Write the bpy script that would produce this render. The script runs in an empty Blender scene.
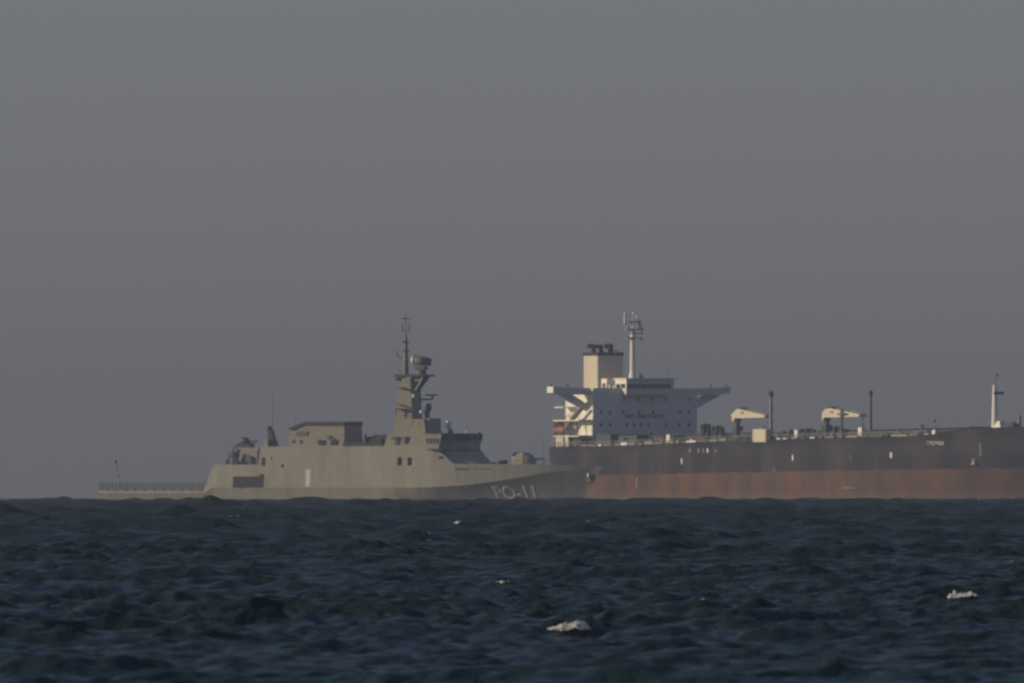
import bpy, bmesh, math, random
import numpy as np
from mathutils import Vector

R = math.radians
sc = bpy.context.scene
col = sc.collection

# ------------------------------------------------------------------ camera
F = 20000.0            # focal length in pixels of a 1024 px wide frame
CAM_H = 2.4            # eye height over the water, m
PY0 = 482.5            # image row of the true horizontal
EARTH = 6.371e6
cam_d = bpy.data.cameras.new('camera')
cam_d.sensor_width = 36.0
cam_d.lens = 36.0 * F / 1024.0
cam_d.shift_y = (PY0 - 341.5) / 1024.0
cam_d.clip_start = 1.0
cam_d.clip_end = 60000.0
cam_d.dof.use_dof = True
cam_d.dof.focus_distance = 800.0
cam_d.dof.aperture_fstop = 703.0 / 66.0
cam = bpy.data.objects.new('camera', cam_d)
col.objects.link(cam)
cam.location = (0, 0, CAM_H)
cam.rotation_euler = (R(90), 0, 0)
sc.camera = cam

# ------------------------------------------------------------------ light
SUN_EL, SUN_AZ = 15.0, 267.0            # degrees, azimuth clockwise from +Y
world = bpy.data.worlds.new('World')
sc.world = world
world.use_nodes = True
wn = world.node_tree
bg = wn.nodes['Background']
sky = wn.nodes.new('ShaderNodeTexSky')
sky.sky_type = 'NISHITA'
sky.sun_disc = False
sky.sun_elevation = R(SUN_EL)
sky.sun_rotation = R(SUN_AZ)
sky.air_density = 1.0
sky.dust_density = 0.4
sky.ozone_density = 3.0
tint = wn.nodes.new('ShaderNodeMix')          # the dull violet grey cast of the hazy evening air
tint.data_type = 'RGBA'; tint.blend_type = 'MULTIPLY'; tint.inputs[0].default_value = 1.0
tint.inputs[7].default_value = (0.79, 0.80, 1.035, 1)
grey = wn.nodes.new('ShaderNodeHueSaturation')
grey.inputs['Saturation'].default_value = 0.66
wn.links.new(sky.outputs[0], grey.inputs['Color'])
wn.links.new(grey.outputs[0], tint.inputs[6])
wn.links.new(tint.outputs[2], bg.inputs[0])
bg.inputs[1].default_value = 0.055
sun_d = bpy.data.lights.new('sun', 'SUN')
sun_d.energy = 3.6
sun_d.angle = R(0.5)
sun_d.color = (1.0, 0.80, 0.56)
sun = bpy.data.objects.new('sun', sun_d)
col.objects.link(sun)
_s = Vector((math.sin(R(SUN_AZ)) * math.cos(R(SUN_EL)), math.cos(R(SUN_AZ)) * math.cos(R(SUN_EL)), math.sin(R(SUN_EL))))
sun.rotation_euler = _s.to_track_quat('Z', 'Y').to_euler()
sun.location = (0, 0, 60)
vs = sc.view_settings
vs.view_transform = 'Standard'
vs.look = 'None'
vs.gamma = 1.0
vs.exposure = 0.2
vs.use_curve_mapping = False
sc.cycles.filter_width = 2.3
sc.cycles.max_bounces = 8
sc.cycles.volume_bounces = 1

# ------------------------------------------------------------------ materials
def new_mat(name):
    m = bpy.data.materials.new(name)
    m.use_nodes = True
    return m, m.node_tree.nodes, m.node_tree.links, m.node_tree.nodes['Principled BSDF']

def paint(name, c, c2=None, rough=0.55, scale=0.5, amount=0.5, streak=False, metallic=0.0, bump=0.0):
    """painted steel with soft uneven wear: object space noise, optionally drawn out into rain streaks"""
    m, N, L, P = new_mat(name)
    if c2 is None:
        c2 = tuple(v * 0.7 for v in c)
    tc = N.new('ShaderNodeTexCoord')
    mp = N.new('ShaderNodeMapping')
    mp.inputs['Scale'].default_value = (1, 1, 0.16) if streak else (1, 1, 1)
    L.new(tc.outputs['Object'], mp.inputs[0])
    n = N.new('ShaderNodeTexNoise')
    n.inputs['Scale'].default_value = scale
    n.inputs['Detail'].default_value = 6
    n.inputs['Roughness'].default_value = 0.65
    L.new(mp.outputs[0], n.inputs['Vector'])
    r = N.new('ShaderNodeValToRGB')
    r.color_ramp.elements[0].position = 0.5 - 0.25 * amount
    r.color_ramp.elements[1].position = 0.5 + 0.35 * amount
    r.color_ramp.elements[0].color = (*c, 1)
    r.color_ramp.elements[1].color = (*c2, 1)
    L.new(n.outputs[0], r.inputs[0])
    L.new(r.outputs[0], P.inputs['Base Color'])
    P.inputs['Roughness'].default_value = rough
    P.inputs['Metallic'].default_value = metallic
    return m

M = {}
M['navy'] = paint('navy_grey_paint', (0.335, 0.34, 0.265), (0.215, 0.20, 0.15), scale=0.45, amount=0.7, streak=True, rough=0.7)
M['navy2'] = paint('navy_grey_panel', (0.31, 0.305, 0.23), (0.17, 0.155, 0.11), scale=1.1, amount=0.9, rough=0.7)
M['deckdark'] = paint('dark_deck_paint', (0.05, 0.05, 0.052), (0.035, 0.035, 0.037), rough=0.8)
M['glass'] = paint('dark_window_glass', (0.015, 0.017, 0.02), (0.01, 0.01, 0.012), rough=0.2)
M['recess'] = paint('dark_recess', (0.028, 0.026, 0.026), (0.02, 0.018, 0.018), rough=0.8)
M['gunmetal'] = paint('gunmetal', (0.045, 0.045, 0.045), (0.03, 0.03, 0.03), rough=0.5)
M['mastgrey'] = paint('mast_grey', (0.11, 0.115, 0.11), (0.07, 0.07, 0.07), rough=0.6)
M['white'] = paint('white_paint', (0.8, 0.78, 0.72), (0.7, 0.66, 0.58), scale=0.8, rough=0.5)
M['letter'] = paint('pale_lettering', (0.66, 0.65, 0.60), (0.52, 0.50, 0.46), scale=2.0)
M['cream'] = paint('cream_paint', (0.60, 0.56, 0.42), (0.5, 0.44, 0.31), scale=0.3, streak=True, amount=0.8)
M['houseshell'] = paint('house_white', (0.79, 0.78, 0.69), (0.68, 0.65, 0.54), scale=0.3, streak=True, amount=0.9)
M['house'] = M['houseshell']
M['hullblack'] = None
M['pipe'] = paint('green_grey_pipe', (0.036, 0.048, 0.040), (0.022, 0.027, 0.022), scale=0.6)
M['rail'] = paint('pale_rail', (0.24, 0.235, 0.20), (0.12, 0.12, 0.10), scale=0.6)
M['deckred'] = paint('deck_paint', (0.10, 0.09, 0.075), (0.07, 0.05, 0.04), scale=0.2)
M['soot'] = paint('soot_black', (0.02, 0.018, 0.018), (0.03, 0.025, 0.022), rough=0.8)
M['boat'] = paint('orange_boat', (0.30, 0.105, 0.055), (0.2, 0.07, 0.045), scale=0.8)
M['mark'] = paint('mark_white', (0.75, 0.74, 0.7), (0.6, 0.58, 0.55))
M['rusty'] = paint('rusty_anchor', (0.36, 0.17, 0.09), (0.2, 0.09, 0.05), scale=1.5)

def tanker_hull_mat():
    m, N, L, P = new_mat('tanker_hull_paint')
    tc = N.new('ShaderNodeTexCoord')
    sep = N.new('ShaderNodeSeparateXYZ')
    L.new(tc.outputs['Object'], sep.inputs[0])
    def math_(op, a, b=None, c=None):
        n = N.new('ShaderNodeMath'); n.operation = op
        for i, v in enumerate((a, b, c)):
            if v is None: continue
            if isinstance(v, (int, float)): n.inputs[i].default_value = v
            else: L.new(v, n.inputs[i])
        return n.outputs[0]
    def noise(scale, sc3, detail=5):
        mp = N.new('ShaderNodeMapping'); mp.inputs['Scale'].default_value = sc3
        L.new(tc.outputs['Object'], mp.inputs[0])
        n = N.new('ShaderNodeTexNoise'); n.inputs['Scale'].default_value = scale
        n.inputs['Detail'].default_value = detail; n.inputs['Roughness'].default_value = 0.6
        L.new(mp.outputs[0], n.inputs['Vector'])
        return n.outputs[0]
    def ramp(f, p0, p1, c0, c1):
        r = N.new('ShaderNodeValToRGB')
        r.color_ramp.elements[0].position = p0; r.color_ramp.elements[1].position = p1
        r.color_ramp.elements[0].color = (*c0, 1); r.color_ramp.elements[1].color = (*c1, 1)
        L.new(f, r.inputs[0]); return r.outputs[0]
    def mix(f, a, b):
        x = N.new('ShaderNodeMix'); x.data_type = 'RGBA'
        if isinstance(f, (int, float)): x.inputs[0].default_value = f
        else: L.new(f, x.inputs[0])
        L.new(a, x.inputs[6]); L.new(b, x.inputs[7]); return x.outputs[2]
    # antifouling red below a boot line that climbs towards the bow (the ship is down by the stern)
    line = math_('MULTIPLY_ADD', sep.outputs[0], 0.0085, 5.15)
    edge = noise(0.5, (1, 1, 0.2), 4)
    line2 = math_('MULTIPLY_ADD', edge, 1.1, line)
    red_m = math_('GREATER_THAN', math_('SUBTRACT', line2, sep.outputs[2]), 0.55)
    blk = ramp(noise(0.12, (1, 1, 0.35)), 0.42, 0.66, (0.012, 0.012, 0.014), (0.046, 0.037, 0.026))
    red = ramp(noise(0.13, (1, 1, 0.55)), 0.40, 0.62, (0.115, 0.054, 0.028), (0.055, 0.036, 0.028))
    str_ = ramp(noise(0.9, (1, 1, 0.08), 3), 0.45, 0.75, (0.0, 0.0, 0.0), (0.6, 0.6, 0.6))
    rust = ramp(noise(0.3, (1, 1, 1)), 0.4, 0.6, (0.075, 0.055, 0.042), (0.10, 0.08, 0.06))
    red2 = mix(str_, red, rust)
    # slime and salt bleached strip close to the water
    low = N.new('ShaderNodeMapRange'); low.inputs[1].default_value = 2.6; low.inputs[2].default_value = 0.2
    low.inputs[3].default_value = 0.0; low.inputs[4].default_value = 0.55
    L.new(sep.outputs[2], low.inputs[0])
    red3 = mix(low.outputs[0], red2, ramp(noise(0.4, (1, 1, 0.3)), 0.4, 0.7, (0.15, 0.115, 0.095), (0.10, 0.07, 0.055)))
    colr = mix(red_m, blk, red3)
    L.new(colr, P.inputs['Base Color'])
    P.inputs['Roughness'].default_value = 0.75
    P.inputs['Specular IOR Level'].default_value = 0.25
    return m
M['hullblack'] = tanker_hull_mat()

# ------------------------------------------------------------------ the sea
rng = np.random.default_rng(11)
def build_sea():
    uf = np.linspace(-0.034, 0.034, 860)
    ug = 0.034 * np.power(0.75 / 0.034, np.linspace(0, 1, 46))[1:]
    u = np.concatenate([-ug[::-1], uf, ug])
    rows = [6.0]
    while rows[-1] < 140: rows.append(rows[-1] * 1.02)
    while rows[-1] < 700: rows.append(rows[-1] * (1 + 1 / 1500.0))
    while rows[-1] < 7400: rows.append(rows[-1] * (1 + 1 / 950.0))
    d = np.array(rows)
    dd = np.gradient(d)
    Xg = (d[:, None] * u[None, :]).astype(np.float32)
    Yg = np.repeat(d[:, None], len(u), 1).astype(np.float32)
    du = np.gradient(u)
    cell = np.maximum(dd[:, None] * 1.0, np.abs(d[:, None] * du[None, :])).astype(np.float32)
    Z = np.zeros_like(Xg); DX = np.zeros_like(Xg); DY = np.zeros_like(Xg)
    nw = 190
    lam = np.exp(rng.uniform(math.log(0.35), math.log(12.0), nw))
    for l in lam:
        k = 2 * math.pi / l
        spread = rng.normal(0, 0.62 if l < 2 else 0.4)
        th = R(-80) + spread                      # travelling towards the viewer, a little from the left
        amp = 0.0040 * l * (1.0 + 0.75 / (1 + (l / 1.9) ** 4)) / (1 + (l / 6.0) ** 2.6) * rng.uniform(0.5, 1.35)
        ph = rng.uniform(0, 2 * math.pi)
        w = np.clip((l / cell - 0.9) / 1.1, 0, 1)
        a = k * (math.cos(th) * Xg + math.sin(th) * Yg) + ph
        Z += w * amp * np.sin(a)
        c = w * amp * 0.75 * np.cos(a)
        DX += c * math.cos(th); DY += c * math.sin(th)
    # sharpen the crests a little, gusts make rougher and calmer patches
    off = np.clip((Yg - 320) / 800, 0, 1); off = 1 + 1.0 * off * off * (3 - 2 * off) + 1.9 * np.clip((Yg - 1100) / 1500, 0, 1)      # open water beyond the shelter of the shore
    gust = off * (1.0 + 0.22 * np.sin(Xg * 0.021 + Yg * 0.0113 + 1.3) * np.sin(Yg * 0.031 - Xg * 0.047))
    Z *= gust; DX *= gust; DY *= gust
    Z = Z + 0.5 * Z * np.abs(Z)
    X2 = Xg + DX; Y2 = Yg + DY
    curv = (X2 ** 2 + Y2 ** 2) / (2 * EARTH)
    Z2 = Z - curv
    nr, nc = Z.shape
    co = np.stack([X2, Y2, Z2], -1).reshape(-1, 3).astype(np.float32)
    me = bpy.data.meshes.new('water')
    me.vertices.add(nr * nc)
    me.vertices.foreach_set('co', co.ravel())
    idx = np.arange(nr * nc, dtype=np.int32).reshape(nr, nc)
    q = np.stack([idx[:-1, :-1], idx[:-1, 1:], idx[1:, 1:], idx[1:, :-1]], -1).reshape(-1, 4)
    me.loops.add(q.size)
    me.loops.foreach_set('vertex_index', q.ravel())
    me.polygons.add(len(q))
    me.polygons.foreach_set('loop_start', np.arange(0, q.size, 4, dtype=np.int32))
    me.polygons.foreach_set('use_smooth', np.ones(len(q), dtype=bool))
    me.update()
    o = bpy.data.objects.new('water', me)
    col.objects.link(o)
    o['kind'] = 'structure'
    o['label'] = 'choppy dark blue sea with small whitecaps'
    # screen height of every vertex and what the crests in front leave visible of it
    el = (Z2 - CAM_H) / Y2
    j0, j1 = len(ug), len(ug) + len(uf)
    vis = el[:, j0:j1] >= np.maximum.accumulate(el[:, j0:j1], 0) - 1e-7
    global WOFF, WCOLS
    WOFF, WCOLS = j0, nc
    return o, X2[:, j0:j1], Y2[:, j0:j1], Z2[:, j0:j1], el[:, j0:j1], vis

def water_mat():
    m, N, L, P = new_mat('sea_water')
    P.inputs['Base Color'].default_value = (0.015, 0.034, 0.035, 1)
    # waves too small for the mesh make the far water rougher
    tcr = N.new('ShaderNodeTexCoord'); sp = N.new('ShaderNodeSeparateXYZ'); mr = N.new('ShaderNodeMapRange')
    L.new(tcr.outputs['Object'], sp.inputs[0]); L.new(sp.outputs[1], mr.inputs[0])
    mr.inputs[1].default_value = 120; mr.inputs[2].default_value = 1600; mr.inputs[3].default_value = 0.32; mr.inputs[4].default_value = 0.5
    L.new(mr.outputs[0], P.inputs['Roughness'])
    P.inputs['IOR'].default_value = 1.333
    tc = N.new('ShaderNodeTexCoord')
    n1 = N.new('ShaderNodeTexNoise'); n1.inputs['Scale'].default_value = 2.2; n1.inputs['Detail'].default_value = 4
    n2 = N.new('ShaderNodeTexNoise'); n2.inputs['Scale'].default_value = 0.42; n2.inputs['Detail'].default_value = 3
    for n in (n1, n2): L.new(tc.outputs['Object'], n.inputs['Vector'])
    b1 = N.new('ShaderNodeBump'); b1.inputs['Strength'].default_value = 1.0; b1.inputs['Distance'].default_value = 0.11
    b2 = N.new('ShaderNodeBump'); b2.inputs['Strength'].default_value = 1.0; b2.inputs['Distance'].default_value = 0.25
    L.new(n1.outputs[0], b1.inputs['Height']); L.new(n2.outputs[0], b2.inputs['Height'])
    L.new(b2.outputs[0], b1.inputs['Normal']); L.new(b1.outputs[0], P.inputs['Normal'])
    return m

water, WX, WY, WZ, WEL, WVIS = build_sea()
water.data.materials.append(water_mat())

# ------------------------------------------------------------------ haze (one even body of air)
def box_mesh(name, x0, x1, y0, y1, z0, z1):
    bm = bmesh.new()
    v = [bm.verts.new(p) for p in ((x0, y0, z0), (x1, y0, z0), (x1, y1, z0), (x0, y1, z0), (x0, y0, z1), (x1, y0, z1), (x1, y1, z1), (x0, y1, z1))]
    for f in ((0, 3, 2, 1), (4, 5, 6, 7), (0, 1, 5, 4), (1, 2, 6, 5), (2, 3, 7, 6), (3, 0, 4, 7)):
        bm.faces.new([v[i] for i in f])
    me = bpy.data.meshes.new(name); bm.to_mesh(me); bm.free()
    return me
hz = bpy.data.objects.new('haze', box_mesh('haze', -5700, 5700, -30, 7460, -9.5, 48))
col.objects.link(hz)
hz['kind'] = 'stuff'
hm = bpy.data.materials.new('haze_air'); hm.use_nodes = True
hm.node_tree.nodes.remove(hm.node_tree.nodes['Principled BSDF'])
pv = hm.node_tree.nodes.new('ShaderNodeVolumePrincipled')
pv.inputs['Color'].default_value = (0.56, 0.63, 0.74, 1)
pv.inputs['Density'].default_value = 0.00010
pv.inputs['Anisotropy'].default_value = 0.6
hm.node_tree.links.new(pv.outputs[0], hm.node_tree.nodes['Material Output'].inputs['Volume'])
hz.data.materials.append(hm)

# ------------------------------------------------------------------ builders
def link(name, me, parent=None, mat=None, smooth=False):
    o = bpy.data.objects.new(name, me)
    col.objects.link(o)
    if parent is not None: o.parent = parent
    if mat is not None: me.materials.append(mat if not isinstance(mat, str) else M[mat])
    if smooth:
        for p in me.polygons: p.use_smooth = True
    return o

class MB:
    """collects shapes, links them as one mesh object"""
    def __init__(s): s.bm = bmesh.new()
    def loft(s, rings, cap=True):
        vr = [[s.bm.verts.new(p) for p in r] for r in rings]
        n = len(vr[0])
        for a, b in zip(vr, vr[1:]):
            for i in range(n):
                j = (i + 1) % n
                try: s.bm.faces.new((a[i], a[j], b[j], b[i]))
                except ValueError: pass
        if cap:
            for r in (vr[0], vr[-1]):
                try: s.bm.faces.new(r)
                except ValueError: pass
        return s
    def box(s, x0, x1, y0, y1, z0, z1):
        return s.loft([[(x0, y0, z0), (x1, y0, z0), (x1, y1, z0), (x0, y1, z0)], [(x0, y0, z1), (x1, y0, z1), (x1, y1, z1), (x0, y1, z1)]])
    def tbox(s, b, t):
        """tapered box: b and t are (x0,x1,y0,y1,z)"""
        f = lambda q: [(q[0], q[2], q[4]), (q[1], q[2], q[4]), (q[1], q[3], q[4]), (q[0], q[3], q[4])]
        return s.loft([f(b), f(t)])
    def prism(s, pts, y0, y1):
        """outline in the x-z plane given thickness in y"""
        return s.loft([[(x, y0, z) for x, z in pts], [(x, y1, z) for x, z in pts]])
    def tube(s, a, b, r0, r1=None, n=8):
        r1 = r0 if r1 is None else r1
        a, b = Vector(a), Vector(b)
        w = (b - a).normalized()
        u = w.orthogonal().normalized(); v = w.cross(u)
        ring = lambda c, r: [tuple(c + u * (r * math.cos(2 * math.pi * i / n)) + v * (r * math.sin(2 * math.pi * i / n))) for i in range(n)]
        return s.loft([ring(a, r0), ring(b, r1)])
    def ball(s, c, rx, ry, rz, seg=12, rings=8):
        R_ = []
        for i in range(1, rings):
            t = math.pi * i / rings
            R_.append([(c[0] + rx * math.sin(t) * math.cos(2 * math.pi * k / seg), c[1] + ry * math.sin(t) * math.sin(2 * math.pi * k / seg), c[2] - rz * math.cos(t)) for k in range(seg)])
        return s.loft(R_)
    def build(s, name, mat, parent=None, smooth=False, bevel=0.0):
        bmesh.ops.recalc_face_normals(s.bm, faces=s.bm.faces)
        if bevel:
            bmesh.ops.bevel(s.bm, geom=[e for e in s.bm.edges if len(e.link_faces) == 2 and e.calc_face_angle(0) > 0.6], offset=bevel, segments=2, affect='EDGES', clamp_overlap=True)
        me = bpy.data.meshes.new(name); s.bm.to_mesh(me); s.bm.free()
        return link(name, me, parent, mat, smooth)

def text_part(name, body, size_h, width, mat, parent, origin, xdir, zdir, shear=0.0, off=0.012, cuts=0):
    """lettering cut as thin raised plates: origin = lower left corner in ship space"""
    cu = bpy.data.curves.new(name, 'FONT')
    cu.body = body; cu.size = 1.0; cu.extrude = 0.0; cu.offset = off
    cu.shear = shear
    to = bpy.data.objects.new(name + '_curve', cu)
    col.objects.link(to)
    dg = bpy.context.evaluated_depsgraph_get()
    me = bpy.data.meshes.new_from_object(to.evaluated_get(dg))
    bpy.data.objects.remove(to); bpy.data.curves.remove(cu)
    me.name = name
    n = len(me.vertices)
    co = np.empty(n * 3, dtype=np.float32); me.vertices.foreach_get('co', co); co = co.reshape(-1, 3)
    lo, hi = co.min(0), co.max(0)
    xd, zd, og = np.array(xdir), np.array(zdir), np.array(origin)
    a = (co[:, 0] - lo[0]) / (hi[0] - lo[0]) * width
    b = (co[:, 1] - lo[1]) / (hi[1] - lo[1]) * size_h
    out = og + a[:, None] * xd + b[:, None] * zd
    me.vertices.foreach_set('co', out.astype(np.float32).ravel())
    bm = bmesh.new(); bm.from_mesh(me)
    bmesh.ops.triangulate(bm, faces=bm.faces)
    if cuts: bmesh.ops.subdivide_edges(bm, edges=bm.edges, cuts=cuts, use_grid_fill=True)
    nrm = np.cross(xd, zd); nrm = nrm / np.linalg.norm(nrm)
    ext = bmesh.ops.extrude_face_region(bm, geom=list(bm.faces))
    bmesh.ops.translate(bm, vec=Vector(nrm * 0.05), verts=[g for g in ext['geom'] if isinstance(g, bmesh.types.BMVert)])
    bmesh.ops.recalc_face_normals(bm, faces=bm.faces)
    bm.to_mesh(me); bm.free()
    return link(name, me, parent, mat)

class Ship:
    """a ship's own frame: x forward from the stern, y to port, z up from the waterline"""
    def __init__(s, name, D, psi, X0, label, cat, trim=0.0):
        s.D, s.psi, s.X0 = D, R(psi), X0
        s.c, s.s = math.cos(s.psi), math.sin(s.psi)
        s.zdrop = -(D * D) / (2 * EARTH)
        o = bpy.data.objects.new(name, None); col.objects.link(o)
        o.location = (X0, D, s.zdrop); o.rotation_euler = (0, 0, -s.psi)
        o['label'] = label; o['category'] = cat
        s.root = o
    def x(s, px, y=0.0):
        t = (px - 512.0) / F
        return (t * (s.D + y * s.c) - s.X0 - y * s.s) / (s.c + t * s.s)
    def z(s, py, x=50.0, y=0.0):
        dep = s.D - x * s.s + y * s.c
        return CAM_H - (py - PY0) / F * dep - s.zdrop

# ================================================================== PATROL SHIP
PS = Ship('patrol_ship', 3775.0, 22.0, (112.6 - 512) / F * 3775.0,
          'grey naval patrol ship marked PO-11, sailing bow to the right in front of the tanker', 'warship')
pr = PS.root
px = PS.x
def pz(py): return PS.z(py, 50, -6)
def interp(x, pts):
    return float(np.interp(x, [p[0] for p in pts], [p[1] for p in pts]))

Z_AFT, Z_QTR, Z_MAIN, Z_FORE = pz(490.5), pz(464.5), pz(446.5), pz(463.8)
LOA = px(603, 0)
top = [(0, Z_AFT), (px(204, -6.6), Z_AFT), (px(213, -6.4), Z_QTR), (px(258.5, -6.3), Z_QTR), (px(259.5, -6.3), Z_MAIN),
       (px(438, -6), Z_MAIN + 0.1), (px(441.5, -6), pz(453)), (px(453.5, -6), Z_FORE), (px(520, -5.5), Z_FORE - 0.1), (LOA, pz(466.3))]
XK = px(425, -6.8)
chine = [(0, 1.5), (px(205, -6.6), 1.5), (px(213, -6.6), pz(487.5)), (XK, pz(487.5)), (px(467, -6.4), pz(485)), (px(504, -5.5), pz(480)), (px(541, -4), pz(473.5)), (LOA, pz(466.8))]
def bc(x):
    t = max(0, (x - XK) / (LOA - XK))
    return max(0.12, 6.85 * (1 - t ** 1.6))
def bwl(x):
    t = max(0, (x - XK + 8) / (LOA - XK + 8))
    return max(0.05, 6.35 * (1 - min(1, t) ** 1.15))
def patrol_section(x):
    zt, zc = interp(x, top), interp(x, chine)
    zc = min(zc, zt - 0.25)
    t = max(0, (x - (LOA - 22)) / 22)
    rk = lambda z: x - 4.3 * (t ** 2) * (1 - min(z, zt) / zt) if zt else x
    b_c, b_w = bc(x), bwl(x)
    b_t = max(0.1, b_c - 0.13 * (zt - zc) * min(1, b_c / 4))
    S_ = [(rk(-3), 0.05, -3.0), (rk(-2.4), b_w * 0.7, -2.4), (rk(0), b_w, 0.0)]
    for q_ in (0.2, 0.4, 0.6, 0.8):
        S_.append((rk(zc * q_), b_w + (b_c - b_w) * q_ ** 1.15, zc * q_))
    S_ += [(rk(zc), b_c, zc), (rk(zt), b_t, zt), (rk(zt), 0.05, zt + 0.02)]
    return [(p[0], -p[1], p[2]) for p in S_] + [(p[0], p[1], p[2]) for p in reversed(S_)]
xs = sorted(set([p[0] for p in top] + [p[0] for p in chine] + list(np.linspace(0, LOA, 90)) + list(np.arange(px(488, -5), px(540, -4), 0.4))))
_k = [xs[0]]
for x in xs[1:]:
    if x - _k[-1] > 0.35 or any(abs(x - p[0]) < 1e-6 for p in top): _k.append(x)
hull = MB().loft([patrol_section(x) for x in _k]).build('hull', 'navy', pr)
for p in hull.data.polygons: p.use_smooth = True
hull.data.set_sharp_from_angle(angle=R(12))
# anchor in its pocket, with a pale fluke
def hull_y(x, z):
    """starboard skin of the patrol hull"""
    x0_ = x
    for _ in range(6):
        zt = interp(x0_, top); t = max(0, (x0_ - (LOA - 22)) / 22)
        x0_ = min(LOA, x + 4.3 * t * t * (1 - min(z, zt) / zt))
    S_ = patrol_section(x0_)[:9]
    zz = [p[2] for p in S_]; yy = [p[1] for p in S_]
    return float(np.interp(z, zz, yy))
a = MB(); xa = LOA - 2.6; za = 4.4; ya = hull_y(xa, za)
a.box(xa - 0.22, xa + 0.22, ya - 0.3, ya + 0.3, za - 0.7, za + 0.5); a.tube((xa - 0.5, ya - 0.25, za - 0.6), (xa + 0.5, ya - 0.2, za - 0.6), 0.16, 0.16)
a.build('anchor', 'rusty', pr)
a = MB(); a.tube((xa - 0.1, ya - 0.3, za + 0.1), (xa - 0.1, ya - 0.1, za + 0.8), 0.2, 0.24); a.build('hawse_pipe', 'mark', pr)
def skin_panel(nm, pxa, pxb, pya, pyb, mat, off=0.02, thick=0.06, pts=None, label=None):
    """thin plate lying on the starboard skin between two pixel corners of the outline"""
    za_, zb_ = pz(pyb), pz(pya)
    xa_, xb_ = px(pxa, -6.2), px(pxb, -6.2)
    m = MB()
    r = []
    for dy in (off, -thick):
        r.append([(x, hull_y(x, z) - dy, z) for x, z in ((xa_, za_), (xb_, za_), (xb_, zb_), (xa_, zb_))])
    m.loft(r)
    o = m.build(nm, mat, pr)
    if label: o['label'] = label
    return o
skin_panel('boat_bay_opening', 234, 260.2, 476.5, 487.5, 'recess', label='long dark boat bay opening in the side')
skin_panel('boat_bay_opening', 260.4, 265, 474, 487.7, 'recess', label='tall dark doorway at the end of the boat bay')
skin_panel('sill', 242, 246, 487.6, 488.6, 'recess')
skin_panel('porthole', 261.5, 265.5, 457.5, 465.5, 'recess', label='tall dark door opening high on the side')
for (a_, b_, c_, d_) in ((270.5, 272.2, 457, 459.5), (281.5, 284, 464, 467.5)):
    skin_panel('porthole', a_, b_, c_, d_, 'recess')
for (a_, b_) in ((397.5, 401.8), (407.5, 411.8)):
    f = skin_panel('window', a_, b_, 457.5, 465.5, 'glass')
skin_panel('exhaust_stain', 306.6, 311, 469.5, 486.5, 'letter', off=0.012, label='pale salt streak down the hull side')
skin_panel('exhaust_stain', 456, 458.5, 468, 484, 'navy2', off=0.012)
skin_panel('name_plate', 438, 443, 456.5, 459, 'recess')
for i in range(5):
    skin_panel('scupper', 455.2 + i * 2.9, 457.0 + i * 2.9, 468.2, 470, 'recess')
for i in range(4):
    skin_panel('scupper', 474 + i * 4.2, 476 + i * 4.2, 468.3, 469.6, 'recess')
# rubbing strake and plate seams that break the big side up
for (pa, pb, yy, mt) in ((262, 436, 463.0, 'navy2'),):
    for k in range(1):
        pass
random.seed(21)
for k in range(16):
    p_ = random.uniform(214, 470); y0_ = random.choice((463, 466, 470, 474)) if p_ > 262 else 480
    skin_panel('rust_streak', p_, p_ + random.uniform(0.5, 1.0), y0_, y0_ + random.uniform(4, 13), 'navy2', off=0.008)
# hull number
def hull_number(body, pa, pb, y_top, y_bot):
    xa_, xb_ = px(pa, -5.2), px(pb, -4.2)
    z0, z1 = pz(y_bot), pz(y_top)
    p00 = np.array((xa_, hull_y(xa_, z0) - 0.05, z0)); p10 = np.array((xb_, hull_y(xb_, z0) - 0.05, z0))
    p01 = np.array((xa_ - 0.55, hull_y(xa_ - 0.55, z1) - 0.05, z1))
    wv = p10 - p00; W = np.linalg.norm(wv)
    hv = p01 - p00; H = np.linalg.norm(hv)
    o = text_part('hull_number', body, H, W, 'letter', pr, p00, wv / W, hv / H, off=0.02, cuts=5)
    # wrap on to the flared plating
    me = o.data
    nn = np.cross(wv / W, hv / H); nn /= np.linalg.norm(nn)
    for v in me.vertices:
        dist = abs(float(np.dot(np.array(v.co) - p00, nn)))
        v.co.y = hull_y(v.co.x, v.co.z) - (0.035 if dist > 0.025 else 0.0)
    return o
hull_number('PO-11', 494.0, 533.5, 486.0, 499.0)

# flight deck nets and rail
net = MB()
xend = px(209, -6.6)
for sgn in (-1, 1):
    n_ = 34
    for i in range(n_):
        x_ = 0.1 + (xend - 0.1) * i / (n_ - 1)
        net.tube((x_, sgn * 6.5, Z_AFT), (x_, sgn * 6.7, Z_AFT + 1.45), 0.055, 0.055, 5)
    for h in (0.4, 0.75, 1.1, 1.42):
        net.tube((0.1, sgn * 6.62, Z_AFT + h), (xend, sgn * 6.62, Z_AFT + h), 0.045, 0.045, 5)
for h in (0.4, 0.75, 1.1, 1.42):
    net.tube((0.1, -6.5, Z_AFT + h), (0.1, 6.5, Z_AFT + h), 0.045, 0.045, 5)
for i in range(9):
    net.tube((0.1, -6.4 + i * 1.6, Z_AFT), (0.1, -6.4 + i * 1.6, Z_AFT + 1.42), 0.05, 0.05, 5)
net.build('safety_net', 'mastgrey', pr)
M['bracket'] = paint('brown_bracket', (0.12, 0.085, 0.06), (0.08, 0.06, 0.045), scale=2)
for i in range(11):
    x_ = 1.5 + i * 1.92
    brk = MB(); brk.box(x_, x_ + 0.5, -6.8, -6.4, Z_AFT - 0.3, Z_AFT + 0.22); brk.build('net_bracket', 'bracket', pr)
st = MB()
fx = px(121.5, 0)
st.tube((fx, 0, Z_AFT), (fx - 1.25, 0, pz(460.5)), 0.06, 0.03, 6)
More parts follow.
